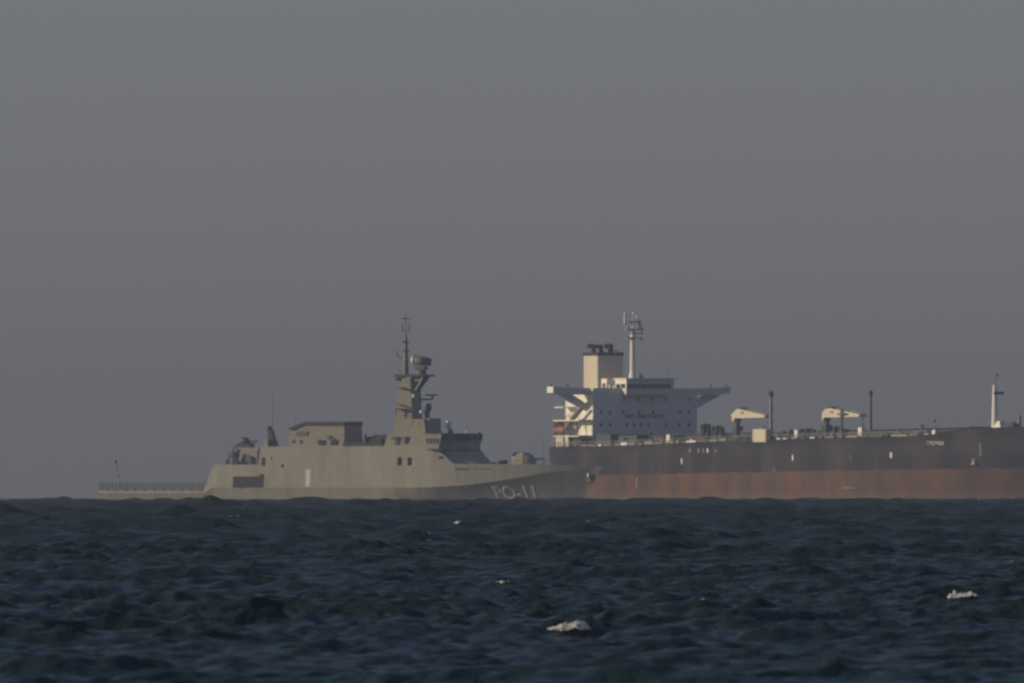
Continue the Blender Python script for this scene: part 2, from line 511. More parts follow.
fs = st.build('flagstaff', 'mastgrey', pr)
for q, rr in ((0.5, 0.16), (0.72, 0.2), (0.95, 0.3)):
    b_ = MB(); zz = Z_AFT + (pz(460.5) - Z_AFT) * q
    b_.ball((fx - 1.25 * q, 0, zz), rr, rr, rr * 1.2)
    b_.build('signal_lamp', 'gunmetal', fs)

# aft weapon platform with the machine cannon, truss and ladder
H0 = 6.0
blk = MB()
blk.tbox((px(234.5, -4.6), px(258.5, -4.6), -4.6, 4.6, Z_QTR), (px(236, -4.2), px(258.5, -4.2), -4.3, 4.3, pz(447.3)))
dh = blk.build('aft_deckhouse', 'navy2', pr)
dd_ = MB(); dd_.prism([(px(243.5, -4.7), Z_QTR + 0.02), (px(252.5, -4.7), Z_QTR + 0.02), (px(251, -4.7), pz(456)), (px(246, -4.7), pz(454.5))], -4.95, -4.62)
dd_.build('door', 'mastgrey', dh)
gx = px(246, 0); gz = pz(447.3)
g = MB()
g.tbox((gx - 2.2, gx + 1.4, -1.2, 1.2, gz), (gx - 1.3, gx + 0.9, -0.9, 0.9, gz + 0.8))
g.ball((gx - 0.2, 0, gz + 1.2), 0.95, 0.8, 0.75)
ag = g.build('autocannon', 'gunmetal', pr)
g = MB(); g.tube((gx + 0.3, 0, gz + 0.9), (gx + 2.3, 0, gz + 1.25), 0.14, 0.1); g.tube((gx + 0.9, 0.3, gz + 0.1), (gx + 2.1, 0.2, gz + 1.1), 0.08, 0.08)
g.build('barrel', 'gunmetal', ag)
t = MB()
for y_ in (-4.8, -1.5, 1.5, 4.8):
    A = (px(224.5, -4.8), y_, Z_QTR); B = (px(233.5, -4.8), y_, pz(448.5)); C_ = (px(234, -4.8), y_, Z_QTR)
    t.tube(A, B, 0.12); t.tube(C_, B, 0.12); t.tube((A[0] + 0.4, y_, A[2]), (A[0] + 0.9, y_, A[2] + 2.4), 0.1)
    t.tube((A[0] + 0.9, y_, A[2] + 1.2), (C_[0], y_, A[2] + 2.2), 0.09)
t.tube((px(233.5, -4.8), -4.9, pz(448.5)), (px(233.5, -4.8), 4.9, pz(448.5)), 0.1); t.build('truss', 'mastgrey', pr)
for (pa, pb, yt, w) in ((232.3, 235.2, 451.5, 0.5), (235.3, 238.6, 460.0, 0.8), (226.0, 229.2, 459.0, 0.5), (257.6, 260.0, 450.0, 0.3)):
    v_ = MB(); v_.tbox((px(pa, -5.5), px(pb, -5.5), -5.9, -5.1, Z_QTR - 0.02), (px(pa, -5.5) + 0.08, px(pb, -5.5) - 0.1, -5.8, -5.2, pz(yt)))
    v_.build('locker', 'gunmetal', pr)
dv = MB(); dv.tube((px(209.5, -6), -5.8, pz(481)), (px(212.3, -6), -5.8, pz(472)), 0.3, 0.3); dv.box(px(207, -6), px(210.5, -6), -6.1, -5.2, pz(482), pz(479.5)); dv.build('davit', 'gunmetal', pr)

# whip antenna on a tapering foot
wx = px(272.3, 0)
w = MB(); w.tbox((px(268.6, -0.9), px(275, -0.9), -1.0, 1.0, Z_MAIN), (px(267.0, -0.9), px(270.5, -0.9), -0.7, 0.7, pz(430)))
w.ball((px(269, 0), 0, pz(428.5)), 0.6, 0.6, 0.55)
wf = w.build('director_pedestal', 'gunmetal', pr)
w = MB(); w.tbox((px(264, -1.8), px(268, -1.8), -1.9, -1.1, Z_MAIN), (px(264.8, -1.8), px(267.2, -1.8), -1.8, -1.2, pz(439))); w.build('vent', 'navy', pr)
w = MB(); w.tube((wx, 0, Z_MAIN), (wx, 0, pz(387)), 0.11, 0.05, 6); w.build('whip_antenna', 'gunmetal', pr)
w = MB(); w.tube((px(295, 0), 0, pz(424)), (px(295, 0), 0, pz(413)), 0.05, 0.03, 6); w.build('whip_antenna', 'mastgrey', pr)

# hangar house
hy = 4.25
hb = MB()
x0, x1, x2 = px(288.5, -hy), px(345, -hy), px(305, -hy)
zt = pz(423.3); zs = pz(428.5)
prof_b = [(x0, Z_MAIN), (x1, Z_MAIN), (x1 - 0.15, zt), (px(303, -hy), zt), (x0 + 0.35, zs)]
hb.loft([[(x, -hy - (0.0 if z > 12 else 0.35), z) for x, z in prof_b], [(x, hy + (0.0 if z > 12 else 0.35), z) for x, z in prof_b]])
hang = hb.build('hangar', 'navy2', pr)
rf = MB()
rp = [(x0 - 0.1, zs), (x0 + 0.9, zs - 0.4), (px(304, -hy), zt - 0.45), (x1 - 0.1, zt - 0.45), (x1 + 0.05, zt + 0.32), (px(305, -hy), zt + 0.32)]
rf.prism(rp, -hy - 0.16, hy + 0.16); rf.build('roof', 'deckdark', hang)
for c_ in (321.5, 333.8):
    q = MB(); q.box(px(c_ - 3.1, -4.6), px(c_ + 3.1, -4.6), -4.72, -4.5, pz(445), pz(440)); q.build('window', 'recess', hang)
q = MB(); q.box(px(296, -4.6), px(307.5, -4.6), -4.47, -4.3, pz(436), pz(431.5)); q.build('panel', 'rusty', hang).data.materials[0] = paint('worn_panel', (0.14, 0.11, 0.085), (0.12, 0.09, 0.07), scale=1)
for (a_, b_, c_, d_) in ((327, 331, 435.5, 439), (331.5, 334.5, 438, 441), (300, 301.2, 440, 443), (292, 293.4, 440, 443)):
    q = MB(); q.box(px(a_, -4.6), px(b_, -4.6), -4.66, -4.3, pz(d_), pz(c_)); q.build('fitting', 'mastgrey', hang)

# boats and ducting between hangar and mast
du = MB()
du.tube((px(365, -2), -2.2, Z_MAIN + 1.0), (px(383, -2), -2.2, Z_MAIN + 1.0), 0.9, 0.9, 10)
du.tbox((px(371, -3), px(384, -3), -3.0, 3.0, Z_MAIN), (px(372, -3), px(384, -3), -2.4, 2.4, pz(434.5)))
du.build('deck_boat', 'deckdark', pr)
v_ = MB(); v_.tube((px(365.5, -3), -3.2, Z_MAIN), (px(365.5, -3), -3.2, pz(434)), 0.32, 0.28); v_.build('vent', 'gunmetal', pr)
v_ = MB(); v_.box(px(346, -3), px(385, -3), -4.6, 3.4, Z_MAIN - 0.05, Z_MAIN + 0.75); v_.build('bulwark', 'deckdark', pr)

# superstructure base under the mast, block, wheelhouse
ZB = pz(434)
b = MB()
b.tbox((px(384, -5.6), px(441, -6), -5.75, 5.75, Z_MAIN - 0.1), (px(387.5, -5.2), px(440, -5.6), -5.3, 5.3, ZB))
base = b.build('superstructure', 'navy2', pr)
for (a_, b_, c_, d_) in ((391.5, 398, 436.5, 439), (395, 398.5, 440, 445), (403.5, 406.5, 436.5, 443.5)):
    q = MB(); q.box(px(a_, -5.7), px(b_, -5.7), -5.8, -5.3, pz(d_), pz(c_)); q.build('panel', 'mastgrey', base)
# tower
tw = MB()
tb = (px(392.5, -2.6), px(412.8, -2.6)); tt = (px(400.3, -2.1), px(410.3, -2.1))
tw.tbox((tb[0], tb[1], -2.6, 2.4, ZB), (tt[0], tt[1], -2.1, 2.9, pz(378.0)))
tower = tw.build('mast_tower', 'navy2', pr)
tw = MB()
xb0, xb1 = px(412.9, -3.7), px(426.2, -3.9)
tw.tbox((xb0, xb1, -3.9, 4.0, ZB - 0.1), (xb0, px(423.6, -3.6), -3.6, 3.6, pz(419)))
tw.build('mast_house', 'navy2', tower)
for (pyy, pxa, pxb) in ((387.5, 398.5, 404), (408.5, 396.5, 406), (404.5, 399, 401.5)):
    q = MB(); q.box(px(pxa, -2.7), px(pxb, -2.7), -3.5, -2.2, pz(pyy + 1), pz(pyy)); q.build('bracket', 'gunmetal', tower)
q = MB(); q.tube((px(396.6, -3), -3.2, pz(415)), (px(396.6, -3), -3.2, pz(408)), 0.13); q.build('bracket', 'gunmetal', tower)
pl = MB()
pl.box(px(394.5, -2.4), px(429.2, 0), -2.5, 2.9, pz(376.6), pz(374.6)); plat = pl.build('platform', 'gunmetal', tower)
pl = MB()
pl.tube((px(428, 0), 0, pz(376)), (px(417.5, 0), 0, pz(391)), 0.4, 0.35); pl.build('strut', 'gunmetal', tower)
pl = MB(); pl.tube((px(424.5, -2), -2, pz(376)), (px(416, -2), -2, pz(391)), 0.3, 0.3); pl.build('strut', 'gunmetal', tower)
pl = MB(); pl.box(px(395.5, -2.2), px(399.5, -2.2), -2.3, 1.0, pz(381), pz(376.8)); pl.build('bracket', 'gunmetal', tower)
pl = MB(); pl.tbox((px(411, -1.8), px(421, -1.8), -1.8, 1.8, pz(381)), (px(411.5, -1.5), px(419, -1.5), -1.5, 1.5, pz(374.5))); pl.build('radar_cabin', 'navy2', tower)
# fire control radar
rx, rz = px(421.5, 0), pz(362.5)
r_ = MB(); r_.tube((rx, 0, pz(374.6)), (rx, 0, pz(367)), 0.95, 0.7, 12); r_.box(rx - 0.9, rx + 0.9, -1.0, 1.0, pz(370), pz(366.5))
rad = r_.build('fire_control_radar', 'mastgrey', pr)
r_ = MB(); r_.tube((rx - 1.2, -0.4, rz + 0.45), (rx + 1.75, 0.4, rz + 0.05), 0.98, 0.72, 16); r_.build('radar_drum', 'mastgrey', rad, True)
r_ = MB()
dish = []
for i in range(6):
    t_ = i / 5; dish.append([(rx - 1.2 - 0.75 * (1 - t_ ** 2) - 0.02 * t_, -0.4 + 1.02 * t_ * math.cos(k * math.pi / 8) if t_ else -0.4 + 0.02 * math.cos(k * math.pi / 8), rz + 0.45 + max(t_, .02) * 1.02 * math.sin(k * math.pi / 8)) for k in range(16)])
r_.loft(dish); r_.build('radar_dish', 'letter', rad, True)
# pole mast with yards
mx = px(405.8, 0)
m = MB()
m.tube((mx, 0, pz(376)), (mx, 0, pz(357)), 0.62, 0.48, 8); m.tube((mx, 0, pz(357)), (mx, 0, pz(337)), 0.46, 0.26, 8); m.tube((mx, 0, pz(337)), (mx, 0, pz(313)), 0.16, 0.07, 8)
pm = m.build('pole_mast', 'mastgrey', pr)
for (yy, a_, b_, rr) in ((318.7, 400.8, 410.5, 0.10), (341.8, 402.0, 410.2, 0.14), (351.0, 404, 409.6, 0.12)):
    q = MB(); q.tube((px(a_, 0), 0, pz(yy)), (px(b_, 0), 0, pz(yy)), rr); q.tube((mx, -1.6, pz(yy)), (mx, 1.6, pz(yy)), rr)
    q.build('yard', 'mastgrey', pm)
for (pxx, ya, yb) in ((402.3, 323, 331), (409.0, 323, 331), (397.2, 350.5, 357.5)):
    q = MB(); q.tube((px(pxx, 0), 0, pz(yb)), (px(pxx, 0), 0, pz(ya)), 0.14); q.tube((px(pxx, 0), 0, pz(yb)), (mx, 0, pz(yb)), 0.09)
    q.build('aerial', 'mastgrey', pm)
q = MB(); q.tube((mx, 0, pz(376)), (px(398.5, 0), 0, pz(370)), 0.09); q.build('stay', 'mastgrey', pm)
# navigation radar arm in front of the tower
n_ = MB(); n_.tube((px(419, 0), 0, pz(399.6)), (px(432, 0), 0, pz(399.3)), 0.17); n_.tube((px(432.5, 0), 0, pz(399.6)), (px(432.5, 0), 0, pz(395)), 0.2)
arm = n_.build('radar_arm', 'gunmetal', pr)
n_ = MB(); n_.box(px(425.8, 0), px(437.2, 0), -0.25, 0.25, pz(396), pz(394.3)); n_.build('scanner_bar', 'gunmetal', arm)
sl = MB(); sl.ball((px(428.6, 0), 0, pz(407.5)), 0.62, 0.62, 0.85); sl.tube((px(427, 0), 0, pz(419)), (px(428, 0), 0, pz(409)), 0.55, 0.3); sl.box(px(425.2, 0), px(428.6, 0), -0.6, 0.6, pz(414), pz(410)); sl.build('searchlight', 'gunmetal', pr)
for (a_, b_, y_) in ((413.7, 396.2, -2.6), (421.2, 412.0, -2.8)):
    q = MB(); q.ball((px(a_, y_), y_, pz(b_)), 0.34, 0.34, 0.4); q.build('floodlight', 'white', tower)
# windscreen mass ahead of the mast house
fr = MB(); fr.tbox((px(427, -3.5), px(441.5, 3.2), -3.6, 3.4, ZB - 0.05), (px(429, -3), px(434.0, 3.0), -2.6, 2.9, pz(418.3)))
fr.build('mast_house_front', 'navy2', tower)

# wheelhouse: lit wing side, faceted dark front
def ring(xb, xs_, xf, ys, yf, z):
    return [(xb, -ys, z), (xs_, -ys, z), (xf, -yf, z), (xf, yf, z), (xs_, ys, z), (xb, ys, z)]
wh = MB()
xb = px(424.5, -6.1)
wh.loft([ring(xb, px(438.0, -6.0), px(479.5, 3.1), 6.0, 3.1, pz(450)), ring(xb, px(439.5, -6.2), px(481.2, 3.1), 6.2, 3.1, pz(441)), ring(xb, px(441.2, -6.35), px(482.5, 3.1), 6.35, 3.2, pz(434.6)), ])
whs = wh.build('wheelhouse', 'navy', pr)
wl = MB()
def wband(z, e): return ring(xb + 1.2, px(439.6 + e, -6.2) , px(481.3 + e, 3.1) , 6.24, 3.15, z)
wl.loft([ring(xb + 6.5, px(440.1, -6.2), px(481.9, 3.1), 6.26, 3.2, pz(440.5)), ring(xb + 6.5, px(441.2, -6.35), px(482.6, 3.1), 6.38, 3.26, pz(435.6))])
wl.build('window', 'glass', whs)
rf = MB(); rf.loft([ring(xb, px(441.4, -6.4), px(482.8, 3.2), 6.45, 3.3, pz(435.2)), ring(xb, px(441.2, -6.35), px(482.4, 3.2), 6.4, 3.2, pz(433.4))]); rf.build('roof', 'deckdark', whs)
# pale wing box with its small windows on the lit side
wg = MB(); wg.tbox((px(424.5, -6.9), px(438.5, -6.9), -6.95, -5.5, pz(449.0)), (px(424.5, -6.9), px(441.5, -6.9), -6.95, -5.5, pz(434.3)))
wgo = wg.build('bridge_wing', 'navy', whs)
for i in range(4):
    q = MB(); a_ = 426.5 + i * 3.4; q.box(px(a_, -6.95), px(a_ + 1.8, -6.95), -7.0, -6.8, pz(443.5), pz(438.5)); q.build('window', 'recess', wgo)
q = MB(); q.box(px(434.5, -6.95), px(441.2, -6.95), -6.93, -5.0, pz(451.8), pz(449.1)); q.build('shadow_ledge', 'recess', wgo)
lw = MB()
lw.loft([ring(px(425, -6), px(452, -5.7), px(492.5, 3.1), 5.6, 3.3, Z_FORE - 0.05), ring(px(425, -6), px(442, -5.9), px(480.5, 3.1), 5.5, 3.1, pz(450.2))])
lw.build('lower_bridge_front', 'navy', pr)
lw = MB(); lw.loft([ring(px(425, -6), px(442, -5.9), px(481.2, 3.1), 5.85, 3.25, pz(450.8)), ring(px(425, -6), px(441, -5.9), px(481.0, 3.1), 5.9, 3.2, pz(449.6))]); lw.build('ledge', 'deckdark', pr)
# dome and small aerials on the wheelhouse roof
dm = MB(); dm.tube((px(450.4, 0), 0, pz(434)), (px(450.4, 0), 0, pz(429)), 0.55, 0.4); dmo = dm.build('dome_pedestal', 'gunmetal', whs)
dm = MB(); dm.ball((px(449.0, 0), -0.3, pz(424.6)), 0.55, 0.6, 0.85); dm.build('satellite_dome', 'white', dmo, True)
q = MB(); q.tube((px(466.9, 0), 0, pz(434)), (px(466.9, 0), 0, pz(424)), 0.1, 0.05); q.build('aerial', 'gunmetal', whs)
q = MB(); q.tube((px(466.7, -.3), -.4, pz(435)), (px(466.7, -.3), -.4, pz(430)), 0.16, 0.12); q.build('signal_lamp', 'white', whs)
q = MB(); q.tube((px(478.2, 0), 0, pz(434)), (px(478.2, 0), 0, pz(431.5)), 0.35, 0.3); q.build('vent', 'gunmetal', whs)

# bow gun
gx0 = px(511.5, -1.7); gx1 = px(524.5, -1.7); gz0, gz1 = pz(464.8), pz(452.3)
gt = MB()
rings_ = []
for (x_, w_, zt_) in ((gx0, 1.65, gz1 - 0.25), (gx0 + 0.6, 1.75, gz1), (gx1 - 0.4, 1.75, gz1 - 0.05), (gx1 + 0.5, 1.45, gz1 - 0.45), (gx1 + 1.1, 1.0, gz1 - 1.1), (gx1 + 1.45, 0.5, gz1 - 1.7)):
    rings_.append([(x_, -w_, gz0), (x_, -w_, gz0 + 1.0), (x_, -w_ * 0.86, zt_ - 0.2), (x_, -w_ * 0.7, zt_), (x_, w_ * 0.7, zt_), (x_, w_ * 0.86, zt_ - 0.2), (x_, w_, gz0 + 1.0), (x_, w_, gz0)])
gt.loft(rings_)
gun = gt.build('gun_turret', 'navy', pr)
q = MB(); q.tube((gx1 + 1.0, 0, pz(459.3)), (px(545.5, 0), 0, pz(458.6)), 0.16, 0.12); q.build('barrel', 'gunmetal', gun)
q = MB(); q.tube((px(543.2, 0), 0, pz(468)), (px(543.2, 0), 0, pz(436)), 0.07, 0.05); q.build('jackstaff', 'gunmetal', pr)
for (a_, b_, c_) in ((499.5, 503, 461), (503.5, 506.8, 460), (493, 496, 462.3), (527, 530, 463)):
    q = MB(); q.tbox((px(a_, 0), px(b_, 0), -0.7, 0.7, pz(464.8)), (px(a_, 0) + 0.1, px(b_, 0) - 0.1, -0.5, 0.5, pz(c_))); q.build('capstan', 'gunmetal', pr)
rl = MB()
for i in range(22):
    x_ = px(498, -4.5) + i * 0.95
    if x_ > LOA - 0.5: break
    yy = bc(x_) - 0.45
    rl.tube((x_, -yy, interp(x_, top)), (x_, -yy, interp(x_, top) + 0.75), 0.03, 0.03, 4)
    if i: rl.tube(last_, (x_, -yy, interp(x_, top) + 0.75), 0.03, 0.03, 4)
    last_ = (x_, -yy, interp(x_, top) + 0.75)
rl.build('guard_rail', 'mastgrey', pr)

# ================================================================== OIL TANKER
XH = 26.0
TD = 4444.0 + XH * math.sin(R(64))
TK = Ship('oil_tanker', TD, 64.0, (639 - 512) / F * 4444.0 - XH * math.cos(R(64)),
          'large oil tanker with black and rust red hull, lying behind the grey patrol ship', 'tanker')
tr = TK.root
tx = TK.x
def tz(py, x=30.0, y=-12.0): return TK.z(py, x, y)
TL = 229.0
sheer = [(0, tz(447.3, 0, -10)), (50, tz(446.3, 50, -20)), (75, tz(444.3, 75, -20)), (100, tz(442.0, 100, -20)), (148, tz(438.8, 148, -20)), (190, tz(436.4, 190, -18)),
         (198, tz(434.5, 198, -15)), (207, tz(428.3, 207, -12)), (TL, tz(426.0, TL, 0))]
def tb_(x):
    if x < 30: return float(np.interp(x, [0, 2, 8, 18, 30], [8.6, 9.4, 13.5, 18.3, 21.5]))
    if x < 160: return 21.5
    t = (x - 160) / (TL - 160)
    return max(0.15, 21.5 * (1 - t ** 2.1))
def tbw(x):
    if x < 40: return float(np.interp(x, [0, 8, 20, 40], [2.0, 10.5, 17.0, 21.5]))
    if x < 158: return 21.5
    t = min(1, (x - 158) / (TL - 161))
    return max(0.1, 21.5 * (1 - t ** 2.0))
def tanker_section(x):
    zt = interp(x, sheer)
    b_t, b_w = tb_(x), tbw(x)
    t = max(0, (x - 205) / (TL - 205))
    rk = lambda z: x - 3.5 * t * t * (1 - z / zt)
    S_ = [(rk(0) , 0.05, -2.0), (rk(0), b_w * 0.97, -1.6), (rk(0), b_w, 0), (rk(6), b_w + (b_t - b_w) * 0.62, 6.0), (rk(10), b_w + (b_t - b_w) * 0.93, 9.5), (rk(zt), b_t, zt), (rk(zt), b_t - min(0.4, b_t * .5), zt + 0.02), (rk(zt), 0.05, zt + 0.1)]
    return [(p[0], -p[1], p[2]) for p in S_] + [(p[0], p[1], p[2]) for p in reversed(S_)]
txs = sorted(set([p[0] for p in sheer] + list(np.linspace(0, 40, 14)) + list(np.linspace(40, 158, 12)) + list(np.linspace(158, TL, 34))))
thull = MB().loft([tanker_section(x) for x in txs]).build('hull', 'hullblack', tr, smooth=False)
for p in thull.data.polygons: p.use_smooth = abs(p.normal.z) < 0.85
def tskin(x, z):
    S_ = tanker_section(x)[:6]
    return float(np.interp(z, [p[2] for p in S_], [p[1] for p in S_]))
def zd(x): return interp(x, sheer)
def xs_on_side(pxx):
    """station whose starboard deck edge stands under this column"""
    lo, hi = 30.0, TL
    for _ in range(40):
        mid = (lo + hi) / 2
        yy = -tb_(mid)
        X = TK.X0 + mid * TK.c + yy * TK.s; dep = TK.D - mid * TK.s + yy * TK.c
        if 512 + F * X / dep < pxx: lo = mid
        else: hi = mid
    return (lo + hi) / 2
def mark(nm, pxx, pya, pyb, wpx, mat='mark', label=None):
    xc = xs_on_side(pxx); w_ = wpx / 2.0
    za_, zb_ = tz(pyb, xc, -20), tz(pya, xc, -20)
    m_ = MB(); r = []
    for dy in (0.10, -0.1):
        r.append([(x, tskin(x, z) - dy, z) for x, z in ((xc - w_ / 2, za_), (xc + w_ / 2, za_), (xc + w_ / 2, zb_), (xc - w_ / 2, zb_))])
    m_.loft(r); o = m_.build(nm, mat, tr)
    if label: o['label'] = label
    return o
mark('draught_mark', 637, 478, 488.5, 1.2, 'rail')
mark('load_line_mark', 682, 458.3, 464, 1.15); mark('load_line_mark', 793, 455, 460.5, 1.15); mark('load_line_mark', 891, 452.3, 458, 1.15)
for (pxx, mt, w_) in ((690.2, 'rail', 1.6), (698.8, 'rail', 1.8), (703.6, 'rail', 1.2), (708, 'mark', 1.2), (716, 'rail', 1.2)):
    mark('fender_mark', pxx, 448.5, 452.6, w_, mt)
for (a_, b_, c_) in ((653, 466.5, 471), (660, 465.5, 471), (980.5, 443, 456)):
    mark('scrape', a_, b_, c_, 1.3, 'pipe')
mark('scrape', 774, 469.5, 470.5, 3, 'rail'); mark('scrape', 851, 455.5, 458, 2.5, 'pipe'); mark('scrape', 848, 487.5, 488.3, 9, 'rail')
# bow anchor in its hawse
xa = xs_on_side(973); za = tz(461.5, xa, -15); ya = tskin(xa, za)
a = MB(); a.tbox((xa - 1.0, xa + 0.9, ya - 0.35, ya + 0.5, za - 0.7), (xa - 0.8, xa + 0.3, ya - 0.1, ya + 0.5, za + 0.5)); a.tube((xa - 0.3, ya - 0.2, za), (xa - 0.3, ya + 0.2, za + 1.1), 0.22)
a.build('anchor', 'boat', tr).data.materials[0] = paint('anchor_ochre', (0.36, 0.23, 0.13), (0.22, 0.15, 0.10), scale=0.8)
# bow name: small pale capitals
xa0, xa1 = xs_on_side(926.5), xs_on_side(944)
z0_, z1_ = tz(445.2, xa0, -16), tz(441.2, xa0, -16)
p00 = np.array((xa0, tskin(xa0, z0_) - 0.12, z0_)); p10 = np.array((xa1, tskin(xa1, z0_) - 0.12, z0_))
wv = p10 - p00; W_ = np.linalg.norm(wv)
nm = text_part('ship_name', 'TYUMEN', z1_ - z0_, W_, 'letter', tr, p00, wv / W_, (0, 0, 1))
for v in nm.data.vertices: v.co.y = tskin(v.co.x, v.co.z) - 0.06 - (0.05 if v.index % 2 else 0)

# accommodation block
HF, HW = 29.0, 12.9
zdk = zd(HF)
zroof = tz(388.3, HF, 0)
h = MB(); h.box(15.2, HF, -HW, HW, zdk - 0.2, zroof)
house = h.build('accommodation_block', 'house', tr)
for i, zz in enumerate((tz(424 + 5, HF, 0), tz(412 + 5.6, HF, 0), tz(400 + 5, HF, 0))):
    q = MB(); q.box(15.1, HF + 0.10, -HW - 0.12, HW + 0.12, zz - 0.06, zz + 0.06); q.build('deck_edge', 'house', house)
def front_win(pxx, pyy, w_=0.55, h_=0.7):
    X_ = HF; k = (pxx - 512) / F
    # y on the front face for this column
    y_ = (k * (TK.D - X_ * TK.s) - TK.X0 - X_ * TK.c) / (TK.s - k * TK.c)
    z_ = tz(pyy, X_, y_)
    q = MB(); q.box(HF - 0.1, HF + 0.05, y_ - w_ / 2, y_ + w_ / 2, z_ - h_ / 2, z_ + h_ / 2); q.build('window', 'glass', house)
for p_ in (624, 638, 652, 666, 690): front_win(p_, 399.5)
for p_ in (601, 610, 623.5, 639.5, 653, 680, 689.2): front_win(p_, 412.4)
for p_ in (601, 610.3, 627, 634, 641, 648.2, 666, 679.5, 689.4): front_win(p_, 424.8, 0.6, 0.85)
def y_front(pxx, X_=HF):
    k = (pxx - 512) / F
    return (k * (TK.D - X_ * TK.s) - TK.X0 - X_ * TK.c) / (TK.s - k * TK.c)
ya, yb = y_front(625), y_front(664)
text_part('warning_lettering', 'NO SMOKING', tz(414.2, HF, 0) - tz(418.4, HF, 0), yb - ya, 'soot', house, (HF + 0.03, ya, tz(418.4, HF, 0)), (0, 1, 0), (0, 0, 1), off=0.03)
# side openings, platforms and stairs on the sunlit side
for zz, xr in ((tz(407.3, 20, -14), (16.4, 21)), (tz(420.5, 20, -14), (15.6, 28.8)), (tz(436.2, 20, -14), (16.0, 28.8))):
    q = MB(); q.box(xr[0], xr[1], -16.3, -HW - 0.01, zz - 0.14, zz + 0.12); so = q.build('side_platform', 'house', house)
    q = MB()
    n_ = 5
    for i in range(n_):
        x_ = xr[0] + 0.1 + (xr[1] - xr[0] - 0.2) * i / (n_ - 1)
        q.tube((x_, -16.2, zz + 0.1), (x_, -16.2, zz + 1.1), 0.05, 0.05, 5)
    q.tube((xr[0], -16.2, zz + 1.1), (xr[1], -16.2, zz + 1.1), 0.06, 0.06, 5); q.tube((xr[0], -16.2, zz + 0.6), (xr[1], -16.2, zz + 0.6), 0.04, 0.04, 5)
    q.build('railing', 'rail', so)
for (x_, z0_, z1_) in ((16.2, zdk, tz(420.5)), (21, zdk, tz(436)), (27.5, zdk, tz(420.5)), (24.3, tz(436), tz(420.5)), (17.5, tz(436), tz(420.5))):
    q = MB(); q.tube((x_, -16.1, z0_), (x_, -16.1, z1_), 0.22); q.build('pillar', 'pipe', house)
for (a_, b_, c_, d_) in ((16.5, 21.5, 413, 418), (24.5, 26, 423, 430), (18.5, 20, 423, 434)):
    q = MB(); q.box(a_, b_, -HW - 0.06, -HW + 0.1, tz(d_), tz(c_)); q.build('door', 'cream', house)
for (a_, b_, z0_, z1_) in ((17, 22, tz(436), tz(421)), (22, 27, tz(420), tz(408))):
    q = MB(); q.loft([[(a_, -15.5, z0_), (a_ + 0.8, -15.5, z0_), (a_ + 0.8, -14.3, z0_), (a_, -14.3, z0_)], [(b_, -15.5, z1_), (b_ + 0.8, -15.5, z1_), (b_ + 0.8, -14.3, z1_), (b_, -14.3, z1_)]])
    q.build('stairway', 'rail', house)
q = MB(); q.box(15.4, 23, -16.0, -HW, zdk, tz(437.6)); q.build('side_house', 'cream', house)
q = MB(); q.box(24, 28, -15.4, -HW, zdk, tz(439)); q.build('side_house', 'pipe', house)

# wheelhouse, wings, braces
zr = zroof
q = MB(); q.tbox((26.0, 31.3, -5.8, 5.8, tz(395, 31, 0)), (26.0, 31.7, -5.9, 5.9, tz(378.4, 31, 0)))
wh2 = q.build('wheelhouse', 'house', tr)
for i in range(9):
    y_ = -5.05 + i * 1.2
    q = MB(); q.box(31.4, 31.66, y_ - 0.5, y_ + 0.5, tz(388.2, 31, 0), tz(383.9, 31, 0)); q.build('window', 'glass', wh2)
for i in range(2):
    q = MB(); q.box(26.6 + i * 2.4, 28.5 + i * 2.4, -5.95, -5.7, tz(388.2, 31, 0), tz(384, 31, 0)); q.build('window', 'glass', wh2)
q = MB(); q.box(25.6, 32.2, -6.2, 6.2, tz(379.2, 31, 0), tz(378.2, 31, 0)); q.build('roof', 'house', wh2)
def wing(sgn):
    w_ = MB()
    za_, zb_ = tz(388.2, 26, 0), tz(394.6, 26, 0)
    # outer end rises a little towards its tip, underside tapers to the tip
    ys = [HW * sgn, 21.0 * sgn, 22.0 * sgn]
    tip = tz(386.9, 26, 0)
    r = []
    for y_, zt_, zb2 in ((0, za_, zb_), (HW * sgn, za_, tz(394.8, 26, 0)), (18 * sgn, (za_ + tip) / 2, tz(394.8, 26, 0)), (22 * sgn, tip, tz(393, 26, 0))):
        r.append([(24.4, y_, zb2), (27.6, y_, zb2), (27.6, y_, zt_), (24.4, y_, zt_)])
    w_.loft(r)
    o = w_.build('bridge_wing', 'house', wh2)
    b_ = MB()
    for x_ in (25.6,):
        b_.loft([[(x_ - 0.4, HW * sgn, tz(411.5, 26, 0)), (x_ + 0.4, HW * sgn, tz(411.5, 26, 0)), (x_ + 0.4, HW * sgn, tz(404, 26, 0)), (x_ - 0.4, HW * sgn, tz(404, 26, 0))],
                 [(x_ - 0.4, 20.5 * sgn, tz(394.8, 26, 0)), (x_ + 0.4, 20.5 * sgn, tz(394.8, 26, 0)), (x_ + 0.4, 16.4 * sgn, tz(394.8, 26, 0)), (x_ - 0.4, 16.4 * sgn, tz(394.8, 26, 0))]])
    b_.build('brace', 'house', o)
    c_ = MB(); c_.tube((26, 21.7 * sgn, tip), (26, 21.7 * sgn, tip + 0.8), 0.12); c_.build('lamp', 'soot', o)
    c_ = MB(); c_.tube((26, 17.8 * sgn, tip), (26, 17.8 * sgn, tip + 0.6), 0.3); c_.build('compass_repeater', 'pipe', o)
wing(-1); wing(1)
